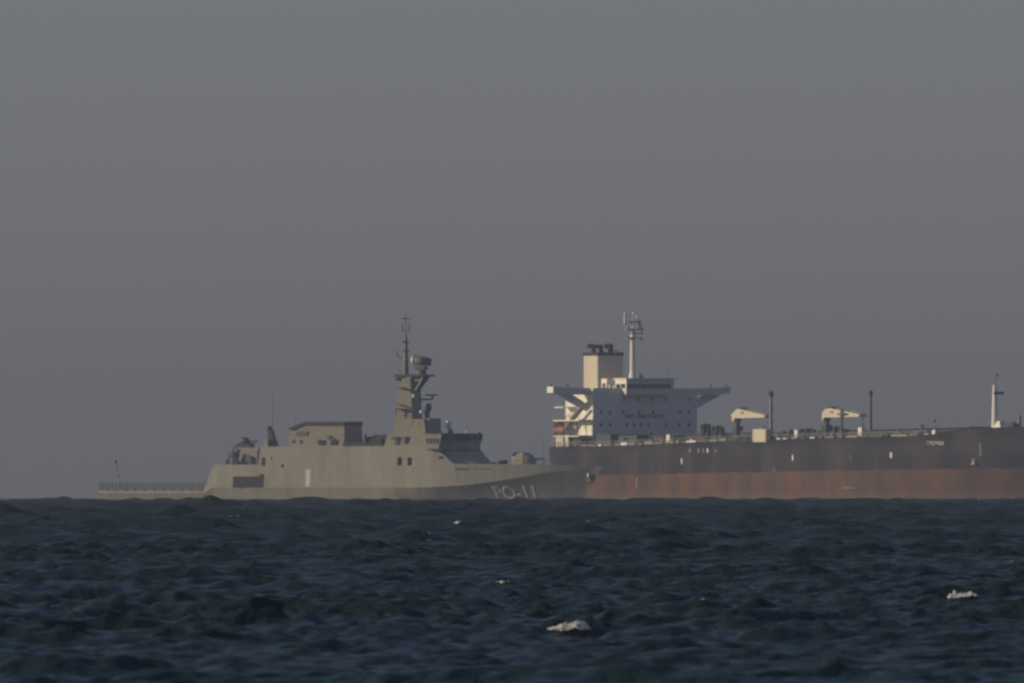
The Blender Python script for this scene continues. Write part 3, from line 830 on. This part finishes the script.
# mast on the wheelhouse roof
zt0 = tz(378.5, 28, 0)
mx_, my_ = 28.0, y_front(632.6, 28.0)
q = MB(); q.tube((mx_, my_, zt0), (mx_, my_, tz(370, 28, 0)), 0.9, 0.62, 10); q.tube((mx_, my_, tz(370, 28, 0)), (mx_, my_, tz(329, 28, 0)), 0.62, 0.5, 10); q.tube((mx_, my_, tz(329, 28, 0)), (mx_, my_, tz(315.5, 28, 0)), 0.16, 0.1, 6)
rm = q.build('radar_mast', 'white', tr)
for (pyy, ya_, yb_) in ((338.0, -1.8, 1.9), (329.5, -1.9, 2.4), (322, -1.6, 1.6)):
    q = MB(); q.box(mx_ - 0.7, mx_ + 0.9, my_ + ya_, my_ + yb_, tz(pyy + 0.5, 28, 0), tz(pyy - 0.6, 28, 0)); q.build('crosstree', 'rail', rm)
for (dy, ya_, yb_) in ((-1.7, 329, 312.5), (1.6, 329, 320), (-0.7, 322, 314), (0.6, 322, 317), (2.3, 335, 327), (-1.7, 338, 335), (2.2, 342, 336)):
    q = MB(); q.tube((mx_, my_ + dy, tz(ya_, 28, 0)), (mx_, my_ + dy, tz(yb_, 28, 0)), 0.12); q.build('aerial', 'rail', rm)
q = MB(); q.tube((mx_ + 0.8, my_, tz(336, 28, 0)), (mx_ + 0.8, my_, tz(334, 28, 0)), 0.2); q.box(mx_ + 0.65, mx_ + 0.95, my_ - 1.2, my_ + 2.0, tz(334, 28, 0), tz(333, 28, 0)); q.build('scanner_bar', 'rail', rm)
for (dy, z0_, z1_) in ((-1.9, 324, 313), (1.1, 322, 314), (1.9, 330, 322), (-1.2, 330, 325)):
    q = MB(); q.box(mx_ - 0.15, mx_ + 0.15, my_ + dy - 0.16, my_ + dy + 0.16, tz(z0_, 28, 0), tz(z1_, 28, 0)); q.build('aerial', 'white', rm)
q = MB(); q.ball((mx_, my_ + 0.3, tz(313.5, 28, 0)), 0.35, 0.35, 0.35); q.build('masthead_lamp', 'white', rm)
for (pxx, ya_, yb_, r0) in ((667, 378, 364, 0.16), (665, 378, 371, 0.1), (640.5, 378, 373, 0.35), (643, 378, 374.5, 0.2), (622, 379, 374, 0.15)):
    y_ = y_front(pxx, 28.5); q = MB(); q.tube((28.5, y_, tz(ya_, 28, 0)), (28.5, y_, tz(yb_, 28, 0)), r0, r0 * 0.5); q.build('aerial', 'rail', wh2)
# satellite platform on the monkey island
y_ = y_front(607.5, 21.5)
q = MB(); q.box(20.6, 23.4, y_ - 1.1, y_ + 1.1, tz(383.4, 22, 0), tz(378.8, 22, 0)); so = q.build('satellite_cabin', 'white', house)
for (dx, dy) in ((0.3, -0.9), (2.5, -0.9), (0.3, 0.9), (2.5, 0.9)):
    q = MB(); q.tube((20.6 + dx, y_ + dy, zroof), (20.6 + dx, y_ + dy, tz(383.4, 22, 0)), 0.3); q.build('leg', 'white', so)
q = MB(); q.tube((22, y_, tz(379, 22, 0)), (22, y_, tz(370.5, 22, 0)), 0.12, 0.08); q.ball((22, y_, tz(370, 22, 0)), 0.25, 0.25, 0.25); q.build('aerial', 'rail', so)

# funnel
fx0, fx1, fw = 4.6, 11.6, 3.15
q = MB(); q.tbox((fx0, fx1, -fw, fw, zd(8)), (fx0, fx1, -fw, fw, tz(355.7, 10, 0)))
fun = q.build('funnel', 'cream', tr)
q = MB(); q.box(fx0 - 0.12, fx1 + 0.12, -fw - 0.12, fw + 0.12, tz(355.7, 10, 0), tz(352.4, 10, 0)); q.build('funnel_cap', 'soot', fun)
for (pxx, rr, hh) in ((592.5, 0.75, 346.0), (600, 0.7, 346.5), (609.5, 0.85, 346.0)):
    y_ = y_front(pxx, 8.5); zz = tz(hh, 10, 0)
    q = MB(); q.tube((8.5, y_ + 0.25, tz(353, 10, 0)), (8.5, y_ + 0.25, zz - 0.1), rr * 0.7, rr * 0.7, 10); q.tube((8.5, y_ + 0.3, zz), (7.8, y_ - 0.9, zz), rr * 0.62, rr * 0.62, 10)
    q.ball((8.5, y_ + 0.25, zz), rr * 0.72, rr * 0.72, rr * 0.66)
    q.build('exhaust_pipe', 'soot', fun)
q = MB(); q.tube((9, 1.4, tz(352.4, 10, 0)), (9, 1.4, tz(350.5, 10, 0)), 0.1); q.tube((9, 3.1, tz(352.4, 10, 0)), (9, 3.1, tz(350.5, 10, 0)), 0.1); q.tube((9, 1.4, tz(350.5, 10, 0)), (9, 3.1, tz(350.5, 10, 0)), 0.1); q.build('railing', 'soot', fun)

# stern mooring gear
for (x_, y_, w_, hh) in ((3, -7, 1.2, 1.1), (6, -9.5, 1.4, 0.9), (9, -12, 1.2, 1.3), (11.5, -14, 1.0, 1.0)):
    q = MB(); q.tube((x_ - w_ / 2, y_, zd(x_) + 0.5), (x_ + w_ / 2, y_, zd(x_) + 0.5), hh * 0.5, hh * 0.5, 10); q.box(x_ - w_ * 0.7, x_ + w_ * 0.7, y_ - 0.5, y_ + 0.5, zd(x_) - 0.05, zd(x_) + 0.3)
    q.build('winch', 'rail', tr)
q = MB(); q.tube((0.6, -8.2, zd(0)), (0.6, -8.2, zd(0) + 2.8), 0.12, 0.08); q.build('flagstaff', 'pipe', tr)

# deck rail along the near side and deck edge gear
def deck_rail(xa_, xb_, mat, hgt=1.1, step=3.0, inset=0.4):
    q = MB(); n_ = int((xb_ - xa_) / step)
    P_ = [(xa_ + (xb_ - xa_) * i / n_) for i in range(n_ + 1)]
    for i, x_ in enumerate(P_):
        y_ = -tb_(x_) + inset
        q.tube((x_, y_, zd(x_)), (x_, y_, zd(x_) + hgt), 0.06, 0.06, 4)
        if i:
            xp = P_[i - 1]; yp = -tb_(xp) + inset
            for hh in (0.37, 0.74, 1.0):
                q.tube((xp, yp, zd(xp) + hgt * hh), (x_, y_, zd(x_) + hgt * hh), 0.055, 0.055, 4)
    return q.build('guard_rail', mat, tr)
deck_rail(2, 196, 'rail')
random.seed(9)
x_ = 40.0
while x_ < 196:
    ln = random.uniform(1.2, 5.0); hh = random.uniform(0.15, 0.7)
    q = MB(); r = []
    for xx in (x_, min(x_ + ln, 197)):
        y_ = -tb_(xx); r.append([(xx, y_ + 0.25, zd(xx) - 0.1), (xx, y_ + 0.25, zd(xx) + hh), (xx, y_ + 0.7, zd(xx) + hh), (xx, y_ + 0.7, zd(xx) - 0.1)])
    q.loft(r); q.build('fairlead' if ln < 2.4 else 'gunwale_bar', random.choice(('rail', 'rail', 'pipe', 'mastgrey', 'letter') if x_ > 96 else ('rail', 'rail', 'letter')), tr)
    x_ += ln + random.uniform(0.3, 3.0 if x_ > 96 else 1.4)
# catwalk and pipe rack down the middle of the deck
pp = MB()
for (y_, dz, rr) in ((-4.2, 1.5, 0.4), (-3.0, 1.5, 0.4), (-1.8, 1.6, 0.35), (3.0, 1.5, 0.4)):
    pp.tube((HF + 3, y_, zd(HF) + dz + 0.4), (112, y_, zd(112) + dz), rr, rr, 8); pp.tube((112, y_, zd(112) + dz), (196, y_, zd(190) + dz - 0.2), rr, rr, 8)
pp.build('cargo_pipe', 'pipe', tr)
cw = MB()
cw.loft([[(HF + 1, -0.8, zd(HF) + 2.5), (HF + 1, 0.8, zd(HF) + 2.5), (HF + 1, 0.8, zd(HF) + 2.7), (HF + 1, -0.8, zd(HF) + 2.7)], [(196, -0.8, zd(190) + 1.9), (196, 0.8, zd(190) + 1.9), (196, 0.8, zd(190) + 2.1), (196, -0.8, zd(190) + 2.1)]])
for i in range(30):
    x_ = HF + 3 + i * 5.6; cw.box(x_, x_ + 0.3, -4.6, 3.4, zd(x_), zd(x_) + 1.9)
cw.build('catwalk', 'pipe', tr)
random.seed(5)
for i in range(46):
    x_ = 34 + i * 3.5 + random.uniform(-1, 1); y_ = random.choice((-16, -12, -7, -2, 3)) + random.uniform(-1.5, 1.5)
    hh = random.choice((1.2, 1.5, 1.8, 2.2, 2.6)) * random.uniform(0.8, 1.1)
    q = MB()
    if i % 3 == 0:
        q.tube((x_, y_, zd(x_) - 0.05), (x_, y_, zd(x_) + hh), 0.18, 0.18); q.ball((x_, y_, zd(x_) + hh), 0.45, 0.45, 0.35, 8, 6)
        q.build('vent', 'pipe', tr)
    elif i % 3 == 1:
        q.tbox((x_ - 1.0, x_ + 1.0, y_ - 0.8, y_ + 0.8, zd(x_) - 0.05), (x_ - 0.8, x_ + 0.8, y_ - 0.7, y_ + 0.7, zd(x_) + hh * 0.6)); q.tube((x_, y_, zd(x_) + hh * .6), (x_, y_, zd(x_) + hh * .8), 0.5, 0.4)
        q.build('hatch', 'pipe', tr)
    else:
        q.tube((x_ - 1, y_, zd(x_) + 0.6), (x_ + 1, y_, zd(x_) + 0.6), 0.5); q.box(x_ - 1.3, x_ + 1.3, y_ - 0.6, y_ + 0.6, zd(x_) - 0.05, zd(x_) + 0.35)
        q.build('winch', 'pipe', tr)
for (xa_, xb_, ya_, yb_, py_) in ((30, 38, -13, -3, 434.5), (39, 49, -12, -6, 435.5), (33, 44, 1, 13, 433.5), (51, 58, -10, -2, 436), (60, 72, -4, 6, 434.5), (75, 84, 2, 10, 433)):
    q = MB(); q.tbox((xa_, xb_, ya_, yb_, zd(xa_) - 0.3), (xa_ + 0.5, xb_ - 0.6, ya_ + 0.4, yb_ - 0.4, tz(py_, xa_, 0))); q.build('pump_house', 'pipe', tr)
# dark clusters ahead of the bridge
def cluster(nm, pa, pb, ytop, yo, mat='pipe', n=6):
    q = MB(); xa_, xb_ = tx(pa, yo), tx(pb, yo); z0_ = zd(xa_)
    zt_ = tz(ytop, xa_, yo)
    for i in range(n):
        t0, t1 = i / n, (i + 0.6) / n
        hh = z0_ + (zt_ - z0_) * (0.65 + 0.35 * math.sin(i * 2.3 + 1.2) ** 2)
        q.box(xa_ + (xb_ - xa_) * t0, xa_ + (xb_ - xa_) * t1, yo - 0.7 + 0.5 * math.sin(i * 1.9), yo + 0.7, z0_ - 0.05, hh)
        q.tube(((xa_ + xb_) / 2 + i * 0.5 - 1.2, yo, z0_), ((xa_ + xb_) / 2 + i * 0.5 - 1.2, yo, hh + 0.35), 0.1)
    q.box(xa_, xb_, yo - 0.6, yo + 0.6, z0_ + (zt_ - z0_) * 0.35, z0_ + (zt_ - z0_) * 0.55)
    return q.build(nm, mat, tr)
cluster('manifold', 703, 710.5, 423.5, -6); cluster('manifold', 714, 724, 425.5, -6); cluster('manifold', 785, 799, 430.5, -8, n=9); cluster('manifold', 801, 817, 428.5, -4, n=6); cluster('manifold', 828, 848, 426.5, -4, n=7)
q = MB(); x_ = tx(670, -19); q.tbox((x_ - 1, x_ + 1, -19.6, -18.4, zd(x_)), (x_ - 0.8, x_ + 0.8, -19.5, -18.5, tz(434.8, x_, -19))); q.build('locker', 'white', tr)
for (pxx, y_, pyy, w_) in ((797.5, -19.5, 430, 0.9), (861.5, -19, 427.5, 1.0), (935.2, -12, 430, 0.8), (693, -19.5, 439.5, 0.7), (728, -19.5, 438, 0.6)):
    x_ = tx(pxx, y_); q = MB(); q.tbox((x_ - w_, x_ + w_, y_ - 0.5, y_ + 0.5, zd(x_) - 0.1), (x_ - w_ * 0.8, x_ + w_ * 0.8, y_ - 0.4, y_ + 0.4, tz(pyy, x_, y_))); q.build('locker', 'white', tr)
# pale box by the side rail
xa_, xb_ = tx(754.3, -21.7), tx(767.8, -21.7)
q = MB(); q.box(xa_, xb_, -22.2, -20.6, tz(442.3, 120, -21), tz(429.3, 120, -21)); bo = q.build('equipment_box', 'cream', tr, bevel=0.15)
bo['label'] = 'pale square box standing on the deck edge'
q = MB(); q.box(xa_ + 2.6, xb_ - 2.3, -21.8, -21.2, tz(429.3, 120, -21), tz(427.3, 120, -21)); q.build('handle', 'rusty', bo)
q = MB(); q.box(xb_ + 0.05, xb_ + 1.5, -21.9, -20.6, tz(441, 120, -21), tz(436, 120, -21)); q.build('locker', 'soot', tr)

# hose cranes
def crane(pa, pb, yo, ytop, extra):
    xa_, xb_ = tx(pa, yo), tx(pb, yo)
    zq = lambda py: tz(py + ytop, (xa_ + xb_) / 2, yo)
    L_ = xb_ - xa_
    z0_ = zd(xa_)
    q = MB(); q.tube((xa_ + 1.4, yo, z0_), (xa_ + 1.4, yo, zq(412)), 0.62, 0.55, 12); q.box(xa_ + 0.6, xa_ + 2.6, yo - 0.8, yo + 0.8, zq(431), zq(426))
    pd = q.build('crane', 'pipe', tr)
    q = MB(); q.prism([(xa_ + 0.7, zq(418)), (xa_ + 0.1, zq(415)), (xa_ + 2.6, zq(409.5)), (xa_ + L_ * 0.23, zq(408.8)), (xb_, zq(415.2)), (xb_, zq(417.6)), (xa_ + L_ * 0.2, zq(418.3)), (xa_ + 2.0, zq(418.0)), (xa_ + 1.2, zq(421.5)), (xa_ + 0.4, zq(421))], yo - 0.95, yo + 0.95)
    q.build('boom', 'cream', pd)
    q = MB(); q.box(xa_ + 3.0, xa_ + 5.4, yo - 0.8, yo + 0.8, zq(409.2), zq(407.4)); q.build('sheave', 'soot', pd)
    q = MB(); q.tube((xa_ + 4.6, yo, zq(407.8)), (xb_, yo, zq(414.6)), 0.1); q.tube((xb_ - 0.4, yo, zq(417)), (xb_ - 0.4, yo, zq(428)), 0.08); q.build('wire', 'rail', pd)
    q = MB(); q.box(xa_ + 5.0, xa_ + 6.4, yo - 1.0, yo - 0.9, zq(414), zq(411.5)); q.build('cab', 'rusty', pd)
    if extra:
        q = MB(); q.tube((xa_ + L_ * 0.6, yo - 1.4, z0_), (xa_ + L_ * 0.6, yo - 1.4, zq(409)), 0.3); q.box(xa_ + L_ * 0.5, xa_ + L_ * 0.72, yo - 1.6, yo - 1.2, zq(415.5), zq(414)); q.build('boom_rest', 'pipe', pd)
        q = MB(); q.tube((xb_ - 0.2, yo, z0_), (xb_ - 0.2, yo, zq(414)), 0.15); q.build('wire', 'pipe', pd)
    else:
        q = MB(); q.tube((xa_ + 0.5, yo + 1.0, z0_), (xa_ + 1.9, yo, zq(419)), 0.2); q.build('strut', 'rail', pd)
crane(734.5, 768.5, -8, 0.0, False)
crane(824.0, 863.0, -8, -0.8, True)

# light masts
def light_mast(pxx, y_, ytop, ybot, r0, mat='rail'):
    x_ = tx(pxx, y_)
    q = MB(); q.tube((x_, y_, zd(x_) - 0.05), (x_, y_, tz(ytop + 5, x_, y_)), r0, r0 * 0.7, 8); o = q.build('light_mast', mat, tr)
    q = MB(); k_ = min(1, r0 * 2.3); q.box(x_ - 0.3 * k_, x_ + 0.4 * k_, y_ - 0.38 * k_, y_ + 0.38 * k_, tz(ytop + 1.5 + 5 * k_, x_, y_), tz(ytop + 1.5, x_, y_)); q.tube((x_, y_, tz(ytop + 2, x_, y_)), (x_, y_, tz(ytop, x_, y_)), 0.12); q.build('lamp', 'soot', o)
light_mast(771.0, -19, 390, 440, 0.45); light_mast(870.7, -10, 389.5, 430, 0.38, 'pipe'); light_mast(935.0, -8, 419, 431, 0.18, 'rail')
# foremast
fxm = tx(994.8, 0)
q = MB(); q.tube((fxm, 0, zd(210)), (fxm, 0, tz(385, fxm, 0)), 0.75, 0.45, 10); fm = q.build('foremast', 'white', tr)
q = MB(); q.tube((fxm, 0, tz(385, fxm, 0)), (fxm, 0, tz(373, fxm, 0)), 0.13, 0.1, 6); q.ball((fxm + 0.3, 0.3, tz(375, fxm, 0)), 0.35, 0.35, 0.5); q.build('aerial', 'rail', fm)
q = MB(); q.box(fxm - 0.6, fxm + 0.6, -0.4, 1.9, tz(394.3, fxm, 0), tz(391.8, fxm, 0)); q.build('lamp_platform', 'soot', fm)
q = MB(); q.tbox((tx(997, 0), tx(1004.5, 0), -1, 1, zd(215)), (tx(1000, 0), tx(1002, 0), -0.6, 0.6, tz(420.8, 212, 0))); q.build('ventilator', 'white', tr)
q = MB(); q.tube((tx(1019.5, 0), 0, zd(220)), (tx(1019.5, 0), 0, tz(415, 220, 0)), 0.4, 0.3); q.build('ventilator', 'rail', tr)
for (pxx, hh) in ((962, 0.6), (976, 0.9), (985, 0.8), (1008, 0.7), (1014, 0.9)):
    x_ = tx(pxx, -3); q = MB(); q.box(x_ - 1.4, x_ + 1.4, -4, -2.4, zd(x_), zd(x_) + hh); q.tube((x_ - 0.8, -3.2, zd(x_) + hh), (x_ + 0.8, -3.2, zd(x_) + hh), 0.35); q.build('windlass', 'pipe', tr)

# lifeboat hanging in its davit on the starboard quarter: a thing of its own
lbx, lby = 17.2, y_front(560.3, 17.2)
lb = bpy.data.objects.new('lifeboat', None); col.objects.link(lb)
lb['label'] = 'orange enclosed lifeboat hanging at the side of the tanker bridge block'; lb['category'] = 'lifeboat'
lb.location = (TK.X0 + lbx * TK.c + lby * TK.s, TK.D - lbx * TK.s + lby * TK.c, TK.zdrop + tz(430, 17, -16)); lb.rotation_euler = (0, 0, -TK.psi)
q = MB(); r = []
for i in range(9):
    t_ = -1 + 2 * i / 8; k = math.sqrt(max(0.02, 1 - t_ ** 2 * 0.96))
    r.append([(t_ * 3.0, 1.15 * k * math.cos(a_ * math.pi / 6), (1.05 if math.sin(a_ * math.pi / 6) < 0 else 1.25) * k * math.sin(a_ * math.pi / 6)) for a_ in range(12)])
q.loft(r); q.build('hull', 'boat', lb, True)
q = MB(); q.tbox((-1.6, 0.9, -0.7, 0.7, 0.9), (-1.3, 0.5, -0.5, 0.5, 1.75)); q.build('canopy', 'boat', lb)
dvt = MB()
for x_ in (lbx - 2.2, lbx + 2.2):
    dvt.tube((x_, -HW, tz(436)), (x_, lby + 1.2, tz(421)), 0.22); dvt.tube((x_, lby + 1.2, tz(421)), (x_, lby - 0.1, tz(422)), 0.2); dvt.tube((x_, lby, tz(422)), (x_, lby, tz(425)), 0.08)
dvt.build('davit', 'house', tr)

# ------------------------------------------------------------------ whitecaps on the sea
fm_ = bpy.data.materials.new('foam'); fm_.use_nodes = True
fp = fm_.node_tree.nodes['Principled BSDF']; fp.inputs['Base Color'].default_value = (0.66, 0.67, 0.65, 1); fp.inputs['Roughness'].default_value = 0.9
def water_at(pxx, pyy):
    """the visible wave crest nearest to this spot of the sea"""
    u_ = (pxx - 512) / F; e_ = -(pyy - PY0) / F
    sx = (WX / WY - u_) * F; sy = (WEL - e_) * F
    d2 = sx ** 2 + (sy * 1.2) ** 2 + np.where(WVIS, 0, 1e6)
    i = int(np.argmin(d2)); return divmod(i, WX.shape[1])
foam = bmesh.new()
rnd = random.Random(3)
def foam_patch(pxx, pyy, wpx, hpx, n, fine=False):
    i, j = water_at(pxx, pyy)
    dep = float(WY[i, j]); s_ = dep / F
    base = (float(WX[i, j]), dep)
    for k in range(int(n * 1.0)):
        ox = rnd.gauss(0, 0.30) * wpx * s_
        jj = int(np.clip(j + ox / (dep * 0.068 / 859), 0, WX.shape[1] - 1))
        ii = int(np.clip(i + rnd.randint(-1, 1), 0, WX.shape[0] - 1))
        r_ = hpx * s_ * (rnd.choice((0.05, 0.08, 0.11, 0.2, 0.26)) * rnd.uniform(0.8, 1.2) if fine else rnd.uniform(0.08, 0.2))
        c = Vector((float(WX[ii, jj]), float(WY[ii, jj]) - 0.02, float(WZ[ii, jj]) + r_ * 0.35 + rnd.uniform(-0.1, 0.35) * hpx * s_ * math.exp(-(ox / (0.35 * wpx * s_)) ** 2)))
        g_ = bmesh.ops.create_icosphere(foam, subdivisions=1, radius=r_)
        for v in g_['verts']:
            v.co = Vector((v.co.x * 2.0, v.co.y, v.co.z * 0.5)) * rnd.uniform(0.85, 1.15) + c
def whitecap(pxx, pyy, outline, n):
    """torn froth along one crest; outline = (offset, base, top) in units of 1/%d of the viewing distance"""
    i, j = water_at(pxx, pyy)
    dep = float(WY[i, j]); s_ = dep / F
    xs_ = [o_[0] for o_ in outline]
    for k in range(n):
        t_ = rnd.uniform(xs_[0], xs_[-1])
        lo = float(np.interp(t_, xs_, [o_[1] for o_ in outline])); hi = float(np.interp(t_, xs_, [o_[2] for o_ in outline]))
        if hi - lo < 0.4: continue
        jj = int(np.clip(j + t_ * s_ / (dep * 0.068 / 859), 0, WX.shape[1] - 1))
        q_ = rnd.random() ** 1.2
        r_ = s_ * rnd.choice((0.45, 0.6, 0.8, 1.1)) * (0.8 + 0.4 * (1 - q_))
        c = Vector((float(WX[i, jj]) + rnd.gauss(0, 0.4) * s_, float(WY[i, jj]) - rnd.uniform(0.0, 0.25) * (1 - q_), float(WZ[i, j]) + (lo + (hi - lo) * q_) * s_))
        g_ = bmesh.ops.create_icosphere(foam, subdivisions=1, radius=r_)
        for v in g_['verts']:
            v.co = Vector((v.co.x * 1.9, v.co.y, v.co.z * 0.75)) * rnd.uniform(0.85, 1.15) + c
whitecap(573, 629, [(-24, -1, -0.4), (-18, -1.5, 1.5), (-12, -2, 4), (-6, -2, 5.5), (-2, -1, 4.5), (2, 0.5, 5.5), (5, 1.5, 7), (8, -1, 7.5), (12, -2.5, 7), (15, -2, 4), (18, -1, -0.6)], 330)
whitecap(963, 598, [(-13, -1, 0), (-10, -1.5, 4), (-6, -1.5, 5.5), (-2, -1, 4), (2, 0, 2.6), (6, 0, 3.5), (10, 1, 5), (13, 1, 3), (16, 1, 0.8)], 190)
whitecap(505, 582, [(-8, -1, 0.5), (-2, -1, 1.5), (4, 0, 1.5), (9, 0, 0.2)], 12)
whitecap(461, 523, [(-5, -1, 0.3), (0, -1, 1.2), (6, 0, 0.4)], 12)
for (a_, b_, c_, d_, e_) in ((362, 505.5, 4, 3, 6), (461, 523, 9, 3, 10), (430, 535.5, 7, 3, 9), (587, 520.5, 5, 4, 8), (613, 522, 5, 4, 8),
                        (236, 515, 8, 3, 9), (346, 516.5, 6, 2.5, 6), (980, 499.5, 7, 4, 12), (1013, 497.5, 6, 3, 9), (6, 500.0, 14, 3, 26), (16, 500.5, 12, 2, 14),
                        (478, 574, 8, 3, 7), (505, 582, 10, 3, 6), (347, 561, 6, 3, 4), (703, 601, 4, 4, 4), (893, 559, 6, 3, 4), (1013, 560, 6, 3, 5), (300, 507, 9, 2, 6)):
    foam_patch(a_, b_, c_, d_, e_)
fme = bpy.data.meshes.new('foam'); foam.to_mesh(fme); foam.free()
fo = link('foam', fme, None, fm_, True)
fo['kind'] = 'stuff'
